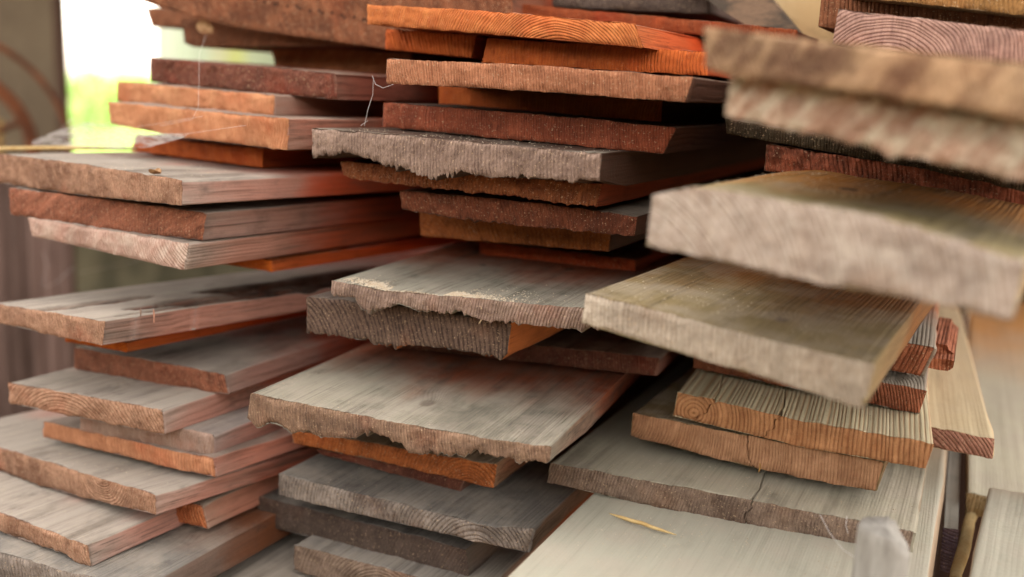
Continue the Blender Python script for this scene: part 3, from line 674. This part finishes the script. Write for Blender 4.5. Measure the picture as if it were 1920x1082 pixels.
def bush(px, y, w, h, n, label, z0=0.0, leaf=None, ls=1.0):
    c = at(px, 300, y); V = []; Fc = []
    for _ in range(n):
        u = rg.normal(0, 1, 3); u /= np.linalg.norm(u); r = rg.uniform(.55, 1.0) ** .6 * (1 + .25 * float(n2(u[0] * 3 + px, u[2] * 3, 8)))
        p = np.array((u[0] * w * r, u[1] * w * .6 * r, h * .55 + u[2] * h * .5 * r)); a = rg.uniform(0, 6.28); t = rg.normal(0, 1, 3); t /= np.linalg.norm(t)
        b = np.cross(t, rg.normal(0, 1, 3)); b /= np.linalg.norm(b); l = rg.uniform(.03, .06) * ls; k = len(V)
        V += [p - t * l, p + b * l * .45, p + t * l, p - b * l * .45]; Fc.append((k, k+1, k+2, k+3))
    root = empty('bush', (c[0], c[1], z0), label, 'bush', 'bushes beyond the shed')
    link('foliage', V, Fc, leaf or leafy, root)
    sv, sf = tube([(0, 0, 0), (.02, 0, h * .4), (0, .03, h * .7)], [.03, .02, .008]); link('stem', sv, sf, barkm, root)
    return root
darkleaf = simple('dark_leaves', (58, 68, 38), (38, 48, 26), (9, 9, 9))
barkm = simple('bark', (120, 90, 66), (84, 62, 46), (30, 30, 8))
bush(176, 9.5, .55, .93, 1300, 'sunlit green bush at the lower part of the bright gap')
bush(250, 10.5, .6, .95, 1300, 'paler sunlit bush further right in the bright gap')
v, f_ = box((at(60, 500, 2.45)[0], 2.45, 0), (at(760, 500, 2.45)[0], 2.49, at(240, 350, 2.45)[2])); tag(link('gap_backdrop', v, f_, simple('gap_backdrop_olive', (136, 130, 104), (84, 82, 62), (7, 7, 3))), 'added low olive panel that keeps the gap under the whitish board dim', 'panel')  # panel added as a dim backdrop in place of bright ground

# added unseen roof: put over the pile only to keep the sun off it
roofm = simple('shade_roof_wood', (150, 112, 82), (112, 82, 60), (3, 30, 30))
RZ = CAM_Z + .60
RF = 0.85
root = empty('added_shade_roof', (0, RF, RZ), 'added unseen board roof on posts that shades the lumber pile', 'roof')
for k in range(30):
    y = k * .19; v, f_ = box((-3.6, y, .16 + .012 * (k % 2)), (.55, y + .2, .185 + .012 * (k % 2))); link('shade_roof_board', v, f_, roofm, root)
for x in (-3.2, -1.9, -.7, .45):
    v, f_ = box((x - .04, 0, .04), (x + .04, 5.8, .155)); link('rafter', v, f_, roofm, root)
for x, y in ((-3.2, .12), (-3.2, 5.6), (.45, 5.6)):
    v, f_ = box((x - .05, y - .05, -RZ), (x + .05, y + .05, .035)); link('post', v, f_, roofm, root)

# left background: dark sheet with a rusty wheel before it, corrugated iron lower down
YW = 1.75
sheet = simple('dark_sheet', (146, 130, 104), (124, 108, 86), (3, 3, 3), bump=.001, lohi=(.3, .7))
rust = simple('rust', (158, 98, 64), (122, 76, 52), (14, 14, 14), bump=.002)
rustp = simple('rusty_iron', (164, 136, 124), (100, 80, 70), (10, 10, 1.5), bump=.001, lohi=(.3, .7))
xr = at(116, 300, YW)[0]
zs = at(60, 330, YW)[2]
v, f_ = box((xr - 1.3, YW, zs), (xr, YW + .02, RZ + .1)); root = link('metal_panel', v, f_, sheet)
tag(root, 'dark olive brown panel behind the rusty wheel at the upper left', 'panel')
v, f_ = box((xr + .002, YW - .012, 0), (at(131, 300, YW)[0], YW + .004, RZ + .12)); tag(link('wooden_post', v, f_, simple('post_wood', (110, 84, 66), (86, 64, 50), (30, 30, 3))), 'thin reddish brown upright post bordering the bright gap', 'post')
wr_ = empty('iron_wheel', at(-115, 285, 1.30), 'large rusty iron wheel rim standing behind the left boards', 'wheel')
_r = at(-115, 285, 1.30) - CAM; wr_.rotation_euler = (0, 0, -math.atan2(_r[0], _r[1]))
pxm = dep(at(-115, 285, 1.30)) / F
def ring(name, R, r, n=72, flat=1.0):
    V = []; Fc = []; m = 10
    for i in range(n):
        a = 2 * math.pi * i / n
        for j in range(m):
            b = 2 * math.pi * j / m; rr = R + r * math.cos(b); V.append((rr * math.cos(a), flat * r * math.sin(b), rr * math.sin(a)))
    for i in range(n):
        for j in range(m):
            Fc.append((i*m+j, i*m+(j+1)%m, ((i+1)%n)*m+(j+1)%m, ((i+1)%n)*m+j))
    return link(name, V, Fc, rust, wr_, smooth=True)
ring('rim', 228 * pxm, 6 * pxm); ring('inner_band', 160 * pxm, 13 * pxm, flat=.5); ring('hub', 40 * pxm, 20 * pxm)
for k in range(8):
    a = 2 * math.pi * (k + .5) / 8; d = np.array((math.cos(a), 0, math.sin(a))); v, f_ = tube([d * 42 * pxm, d * 160 * pxm], 6 * pxm, 8); link('spoke', v, f_, rust, wr_, smooth=True)
YC = 1.16; zs = at(60, 325, YC)[2]
V = []; Fc = []; x0 = at(137, 500, YC)[0] - .8; n = 240
for i in range(n + 1):
    x = x0 + (at(137, 500, YC)[0] - x0) * i / n; yy = YC + .011 * math.sin(2 * math.pi * (x - x0) / .040)
    V += [(x, yy, 0), (x, yy, zs + .004)]
for i in range(n): Fc.append((2*i, 2*i+2, 2*i+3, 2*i+1))
nv_ = len(V); V += [(a, b + .0015, c) for a, b, c in V]; Fc += [tuple(nv_ + j for j in reversed(f0)) for f0 in list(Fc)]
tag(link('corrugated_sheet', V, Fc, rustp, smooth=True), 'rusty pinkish brown corrugated iron sheet behind the left boards', 'iron sheet')
v, f_ = tube([at(2, 420, 1.5), at(0, 225, 1.5)], [.006, .006], 10); tag(link('yellow_cane', v, f_, simple('cane', (226, 188, 110), (196, 150, 84), (30, 30, 6)), smooth=True), 'yellow upright cane at the far left edge', 'cane')

# pale fence seen through the gap at the upper left
fr = empty('board_fence', at(420, 300, 7.2) * np.array((1, 1, 0)), 'pale upright board fence seen through the gap between the upper left boards', 'fence')
fx = fr.location
cols = [((226, 228, 214), 36), ((214, 222, 200), 34), ((200, 208, 186), 34), ((204, 200, 168), 30), ((196, 196, 130), 34), ((184, 190, 160), 30), ((170, 176, 150), 40), ((184, 180, 150), 40)]
px = 292
for k, (c_, w_) in enumerate(cols):
    xa, xb_ = at(px, 100, 7.2)[0], at(px + w_ - 1.5, 100, 7.2)[0]; px += w_
    v, f_ = box((xa - fx.x, -.01 + .006 * (k % 2), 0), (xb_ - fx.x, .012 + .006 * (k % 2), 1.62)); link('fence_board', v, f_, simple('fence_wood', c_, [q_ * .93 for q_ in c_], (20, 20, 2), seed=k), fr)
v, f_ = box((at(292, 100, 7.2)[0] - fx.x, .022, .5), (at(px, 100, 7.2)[0] - fx.x, .05, .58)); link('rail', v, f_, simple('rail_wood', (190, 186, 160), (160, 150, 124), (2, 20, 20)), fr)

# planks leaning across the top of the pile
greyp = simple('grey_plank', (150, 122, 98), (96, 84, 72), (20, 20, 60), lohi=(.4, .6))
creamp = simple('cream_plank', (236, 206, 156), (216, 180, 128), (8, 8, 8))
tag(poly('leaning_plank', [(1250, -60), (1400, -60), (1440, -10), (1500, 62), (1420, 60), (1345, 14)], 1.0, .022, greyp), 'grey grained plank leaning down across the top behind the orange board', 'plank')
tag(poly('leaning_plank', [(1385, -60), (1560, -60), (1600, 20), (1610, 110), (1555, 100), (1500, 62), (1440, 0)], 1.06, .03, creamp), 'blurred cream plank leaning behind the grey one at the top right', 'plank')

# added plank wall: cuts light from behind and darkens the gaps in the pile
wallm = simple('added_wall_wood', (92, 62, 44), (62, 40, 28), (14, 14, 2), bump=.002)
xa = at(548, 300, 2.05)[0]; root = empty('added_back_wall', (xa, 2.05, 0), 'added dark brown plank wall that blocks light behind the pile', 'wall')
for k in range(14):
    v, f_ = box((k * .16, .004 * (k % 2), 0), (k * .16 + .157, .025 + .004 * (k % 2), RZ + .14)); link('added_wall_plank', v, f_, wallm, root)

# added, unseen leafy block behind the camera: keeps low sky light off the pile
V = []; Fc = []; rh = np.random.default_rng(21)
for _ in range(9000):
    p = np.array((rh.uniform(-7, 7), -2.7 + rh.normal(0, .22), rh.uniform(0, 1.75))); t = rh.normal(0, 1, 3); t /= np.linalg.norm(t); b = np.cross(t, rh.normal(0, 1, 3)); b /= np.linalg.norm(b)
    l = rh.uniform(.08, .16); k = len(V); V += [p - t * l, p + b * l * .6, p + t * l, p - b * l * .6]; Fc.append((k, k+1, k+2, k+3))
hr = empty('light_blocker', (0, -2.7, 0), 'added dark green leaf screen behind the camera that blocks low sky light', 'light_blocker')
o = link('foliage', [np.asarray(v) - np.array((0, -2.7, 0)) for v in V], Fc, simple('light_blocker_leaves', (74, 78, 56), (52, 56, 38), (9, 9, 9)), hr)
v, f_ = box((-7, -.12, 0), (7, .12, 1.6)); link('solid_core', v, f_, simple('light_blocker_core', (52, 50, 36), (38, 36, 26), (8, 8, 8)), hr)
# ------------------------------------------------------------------ small things on the boards
def ztop(n): 
    d = SOLVED[n]; return d['org'][2] + float(np.mean(d['top'][1]))
strawm = simple('straw_gold', (236, 206, 146), (214, 176, 112), (60, 60, 60), lohi=(.4, .7))
leafm = simple('dry_leaf', (196, 156, 112), (150, 106, 70), (120, 120, 120), bump=.0005)
a, b_ = at_z(1143, 963, ztop('R1') + .0022), at_z(1268, 1003, ztop('R1') + .0022)
P = [a + (b_ - a) * t for t in np.linspace(0, 1, 9)]; P[4] = P[4] + np.array((0, .0006, .0004))
v, f_ = tube(P, [.0004, .0011, .0015, .0016, .0016, .0015, .0013, .0009, .0003], 6)
tag(link('straw', v, f_, strawm, smooth=True), 'golden straw lying on the wide pale grey board', 'straw')
a, b_ = at(-40, 280, .74), at(256, 279, .76)
P = [a + (b_ - a) * t + np.array((0, 0, .0012 * math.sin(3.1 * t))) for t in np.linspace(0, 1, 9)]
v, f_ = tube(P, [.0020, .0021, .0022, .0022, .0022, .0022, .002, .0017, .0010], 7)
tag(link('straw', v, f_, strawm, smooth=True), 'long pale straw lying under the cobweb on the dusty board at the left', 'straw')
def curled_leaf(c, size, seed, label):
    V = []; Fc = []; n, m = 9, 6; r = random.Random(seed)
    for i in range(n + 1):
        t = i / n; hw = size * .42 * math.sin(math.pi * min(1, t * .96 + .03)) ** .8
        for j in range(m + 1):
            u = j / m * 2 - 1; a = u * 1.15
            V.append((c[0] + (t - .5) * size, c[1] + hw * math.sin(a), c[2] + hw * (1 - math.cos(a)) * 1.3 + size * .16 * (t - .5) ** 2 * 2 + size * .04 * float(n2(t * 5, u * 3, seed))))
    for i in range(n):
        for j in range(m):
            k = i * (m + 1) + j; Fc.append((k, k + m + 1, k + m + 2, k + 1))
    k = len(V); V += [(x, y, z + .0003) for x, y, z in V]; Fc += [tuple(k + q_ for q_ in reversed(f0)) for f0 in list(Fc)]
    return tag(link('dry_leaf', V, Fc, leafm, smooth=True), label, 'leaf')
curled_leaf(at_z(291, 326, ztop('L12') + .001), .013, 3, 'small curled dry leaf lying on the dusty grey board at the left')
hl = curled_leaf((0, 0, 0), .021, 5, 'dry leaf hanging by a cobweb thread in front of the upper left boards')
hl.location = tuple(at(386, 54, .86)); hl.rotation_euler = (1.2, .5, .3)

# cobwebs
g = G('cobweb_silk'); q = g.n('ShaderNodeTexCoord').outputs['Object']
tr = g.n('ShaderNodeBsdfTransparent'); dfu = g.n('ShaderNodeBsdfDiffuse', Color=(.7, .67, .63, 1)); trl = g.n('ShaderNodeBsdfTranslucent', Color=(.7, .67, .63, 1))
m1 = g.n('ShaderNodeMixShader', _0=.5, _1=dfu.outputs[0], _2=trl.outputs[0])
fac = g.math('MULTIPLY', g.step(g.noise(g.vmul(q, (30, 40, 200)), 1, 4, .6), .28, .62), .62)
m2_ = g.n('ShaderNodeMixShader', _0=fac, _1=tr.outputs[0], _2=m1.outputs[0]); o_ = g.n('ShaderNodeOutputMaterial'); g.t.links.new(m2_.outputs[0], o_.inputs[0]); silk_film = g.m
g = G('cobweb_thread'); dfu = g.n('ShaderNodeBsdfDiffuse', Color=(.62, .58, .54, 1)); o_ = g.n('ShaderNodeOutputMaterial'); g.t.links.new(dfu.outputs[0], o_.inputs[0]); silk = g.m
def strands(lines, r):
    V = []; Fc = []
    for L_ in lines:
        P = [at(px, py, y) for px, py, y in L_]; Q = []
        for i in range(len(P) - 1):
            for t in np.linspace(0, 1, 6, endpoint=False): Q.append(P[i] * (1 - t) + P[i + 1] * t)
        Q.append(P[-1]); v, f_ = tube(Q, r, 5); k = len(V); V += list(v); Fc += [tuple(k + i for i in f0) for f0 in f_]
    return V, Fc
def web(label, lines, r, film=None):
    root = empty('cobweb', at(*lines[0][0]), label, 'cobweb'); inv = root.location
    V, Fc = strands(lines, r); o = link('thread', [np.asarray(v) - np.array(inv) for v in V], Fc, silk, root)
    if film:
        A, B = film; n = 14; V = []; Fc = []
        for j, row in enumerate((A, [((p[0] + q_[0]) / 2, (p[1] + q_[1]) / 2 + 3, (p[2] + q_[2]) / 2) for p, q_ in zip(A, B)], B)):
            for p in row: V.append(at(*p) - np.array(inv))
        w_ = len(A)
        for j in range(2):
            for i in range(w_ - 1): Fc.append((j*w_+i, j*w_+i+1, (j+1)*w_+i+1, (j+1)*w_+i))
        link('film', V, Fc, silk_film, root, smooth=True)
    return root
web('hazy cobweb draped over the straw between the upper left boards',
    [[(68, 268, .76), (104, 250, .76), (137, 220, .77)], [(68, 268, .76), (120, 262, .76), (180, 240, .75), (215, 226, .74)],
     [(100, 268, .76), (170, 277, .74), (270, 276, .73), (330, 262, .72), (356, 250, .70)], [(205, 243, .73), (260, 252, .72), (300, 258, .71), (355, 250, .70), (460, 235, .69)],
     [(255, 238, .73), (320, 228, .71), (380, 218, .70)], [(300, 236, .71), (360, 224, .70), (372, 200, .70), (374, 100, .72), (386, 66, .85)]], .00009,
    ([(60, 264, .76), (110, 244, .76), (160, 230, .76), (215, 236, .74), (280, 250, .72), (350, 250, .70)],
     [(60, 272, .76), (110, 272, .76), (160, 275, .75), (215, 279, .73), (280, 276, .72), (345, 258, .70)]))
web('thin cobweb strand hanging between the red board and the torn grey board',
    [[(698, 142, .72), (704, 158, .715), (718, 165, .71), (738, 158, .71)], [(700, 150, .72), (699, 178, .72), (690, 205, .715), (683, 236, .71)], [(676, 236, .71), (690, 226, .71)]], .00011)
web('single curved cobweb thread hanging in front of the dark banded board end',
    [[(1538, 966, .70), (1556, 1000, .69), (1580, 1030, .68), (1604, 1046, .67)], [(1588, 968, .72), (1586, 985, .71), (1590, 1000, .71)]], .00017)
web('faint cobweb stretched in the gap above the split pale board',
    [[(80, 470, .98), (88, 500, .98), (80, 535, .97)], [(140, 500, 1.0), (105, 530, .98), (80, 540, .96)], [(150, 512, 1.02), (240, 492, 1.15), (300, 470, 1.2)]], .0002)

# broken stub at the right
stubm = wood('broken_wood', 'cut_red', 'end', 991, (.3, .01), .003, deep=(2, 3), dust=.1)
root = empty('broken_stub', at(1748, 670, .92), 'splintered brown stub sticking out beside the layered red brown board', 'stub')
def chunk(name, px, y, y2, seed):
    A = [at(p[0], p[1], y) - np.array(root.location) for p in px]; n = len(A); c = sum(A) / n; V = []
    V = [a + np.array((0, .004 * float(n1(i * 1.7, seed)), 0)) for i, a in enumerate(A)] + [a + np.array((0, (y2 - y) * .5, 0)) + .0015 * float(n1(i * 2.1, seed + 1)) for i, a in enumerate(A)] + [a + np.array((0, y2 - y, 0)) for a in A]
    V.append(c + np.array((.002, .002, 0)))
    Fc = [(r * n + i, r * n + (i + 1) % n, (r + 1) * n + (i + 1) % n, (r + 1) * n + i) for r in range(2) for i in range(n)] + [(i, 3 * n, (i + 1) % n) for i in range(n)]
    Fc = [tuple(reversed(f0)) for f0 in Fc] + [tuple(2 * n + i for i in range(n))]
    return link(name, V, Fc, stubm, root)
chunk('upper_splinter', [(1744, 648), (1752, 643), (1764, 645), (1776, 647), (1779, 656), (1789, 664), (1779, 668), (1764, 668), (1748, 664)], .90, 1.02, 3)
chunk('lower_splinter', [(1736, 676), (1752, 671), (1776, 674), (1790, 676), (1787, 690), (1777, 696), (1756, 693), (1738, 688)], .88, 1.02, 7)

# yellow stick and grey stake at the lower right
P = [at(1834, 922, 1.02) + (at(1782, 1130, .80) - at(1834, 922, 1.02)) * t for t in np.linspace(0, 1, 14)]
P = [p + np.array((.0012 * float(n1(i * .8, 4)), 0, .001 * float(n1(i * .9, 6)))) for i, p in enumerate(P)]
v, f_ = tube(P, [.0052 + .0006 * float(n1(i * 1.1, 5)) for i in range(14)], 9)
tag(link('stick', v, f_, simple('bare_stick', (240, 220, 168), (220, 192, 136), (40, 40, 12)), smooth=True), 'yellowish bare stick leaning between the narrow grey board and the corner board', 'stick')
yS = .62; c0 = at(1655, 1010, yS); k = dep(c0) / F; R_ = 49 * k; V = []; Fc = []; n = 40
rows = [-.25, -.1, -.03, -.015, -.006, 0.0, .002]
for j, h in enumerate(rows):
    for i in range(n):
        a = 2 * math.pi * i / n; rr = R_ * (1 + .04 * float(n1(i * .7 + h * 3, 5)) + .02 * float(n1(i * 2.3, 9))) * (.9 if j == len(rows) - 1 else 1)
        top = max(0, h + .02) / .02; x = rr * math.cos(a); y = rr * math.sin(a)
        slant = (-max(0, x - .25 * R_) * 1.15 + .0012 * float(n1(i * 1.3, 12))) * (top if h > -.02 else 0)
        V.append((x, y, h + slant))
for j in range(len(rows) - 1):
    for i in range(n): Fc.append((j*n+i, j*n+(i+1)%n, (j+1)*n+(i+1)%n, (j+1)*n+i))
V.append((0, 0, .0015)); kk = len(V) - 1
for i in range(n): Fc.append(((len(rows)-1)*n+i, (len(rows)-1)*n+(i+1)%n, kk))
o = link('stake', V, Fc, simple('silver_stake', (188, 184, 174), (150, 144, 134), (60, 60, 10), bump=.0004, lohi=(.35, .7)), smooth=True); o.location = tuple(c0 + np.array((0, R_, 0)))
tag(o, 'blurred silver grey stake with a broken slanted top in front of the pile', 'stake')

# sawdust lying on the boards
V = []; Fc = []; rs = np.random.default_rng(11)
def fleck(p, s_):
    k = len(V); a = rs.uniform(0, 6.28); e = rs.uniform(.5, 1.6)
    for q_ in range(3): V.append(p + np.array((math.cos(a + q_ * 2.1) * s_ * e, math.sin(a + q_ * 2.1) * s_ / e, 0)))
    V.append(p + np.array((rs.normal(0, .3) * s_, rs.normal(0, .3) * s_, s_ * .8))); Fc.extend([(k, k+1, k+3), (k+1, k+2, k+3), (k+2, k, k+3), (k, k+2, k+1)])
def scatter(n_, count, c, sx, sy, s_=(.0003, .0008)):
    z = ztop(n_) + .0002; P0 = at_z(c[0], c[1], z); d = SOLVED[n_]
    for _ in range(count):
        p = P0 + d['ex'] * rs.normal(0, sx) + d['L'] * rs.normal(0, sy); l = (p - d['org']) 
        if abs(l @ d['ex']) < d['w'] / 2 - .004 and l @ d['L'] > d['ky'] * (l @ d['ex']) + .0012: fleck(np.array((p[0], p[1], d['org'][2] + np.interp(l @ d['ex'], *d['top']) + .0001)), rs.uniform(*s_))
scatter('M7', 6500, (790, 543), .030, .0060, (.0004, .0010)); scatter('M7', 500, (860, 540), .06, .02)
scatter('M5', 1500, (740, 752), .045, .014, (.0003, .0006)); scatter('M5', 300, (850, 720), .10, .06)
scatter('R1', 260, (1200, 980), .10, .04); scatter('R2', 260, (1400, 920), .12, .03); scatter('R4', 120, (1500, 770), .07, .02)
scatter('L12', 200, (250, 320), .10, .05); scatter('L4', 200, (200, 860), .10, .05); scatter('M12', 300, (850, 258), .10, .03); scatter('M3', 200, (780, 900), .1, .04)
scatter('R7', 300, (1350, 580), .07, .04); scatter('R8', 260, (1480, 350), .08, .05)
tag(link('sawdust', V, Fc, simple('fresh_sawdust', (240, 226, 202), (226, 204, 172), (300, 300, 300), bump=.0)), kind='stuff')

# loose splinters
def splinter(a, b, r, label, c1):
    P = [np.asarray(a) + (np.asarray(b) - np.asarray(a)) * t + np.array((.0004 * math.sin(4 * t), 0, 0)) for t in np.linspace(0, 1, 6)]
    v, f_ = tube(P, [r * .4, r, r, r * .9, r * .8, r * .3], 5)
    tag(link('splinter', v, f_, simple('splinter_wood', c1, [c * .8 for c in c1], (200, 200, 40)), smooth=True), label, 'splinter')
splinter(at(288, 580, .640), at(289, 608, .634), .0008, 'taller pinkish splinter standing against the edge of the split pale board', (222, 160, 130))
splinter(at(263, 578, .635), at(264, 594, .632), .0008, 'shorter grey splinter standing against the edge of the split pale board', (170, 140, 120))
splinter(at(1425, 868, .785), at(1423, 886, .785), .0008, 'tiny yellow splinter hanging below the tan cut board', (214, 160, 90))
splinter(at(905, 592, .700), at(898, 608, .695), .0007, 'small pale splinter stuck on the dark board end with curved rings', (220, 190, 150))
splinter(at(660, 640, .78), at(652, 622, .74), .0010, 'reddish splinter poking out under the dark board with curved rings', (190, 96, 60))
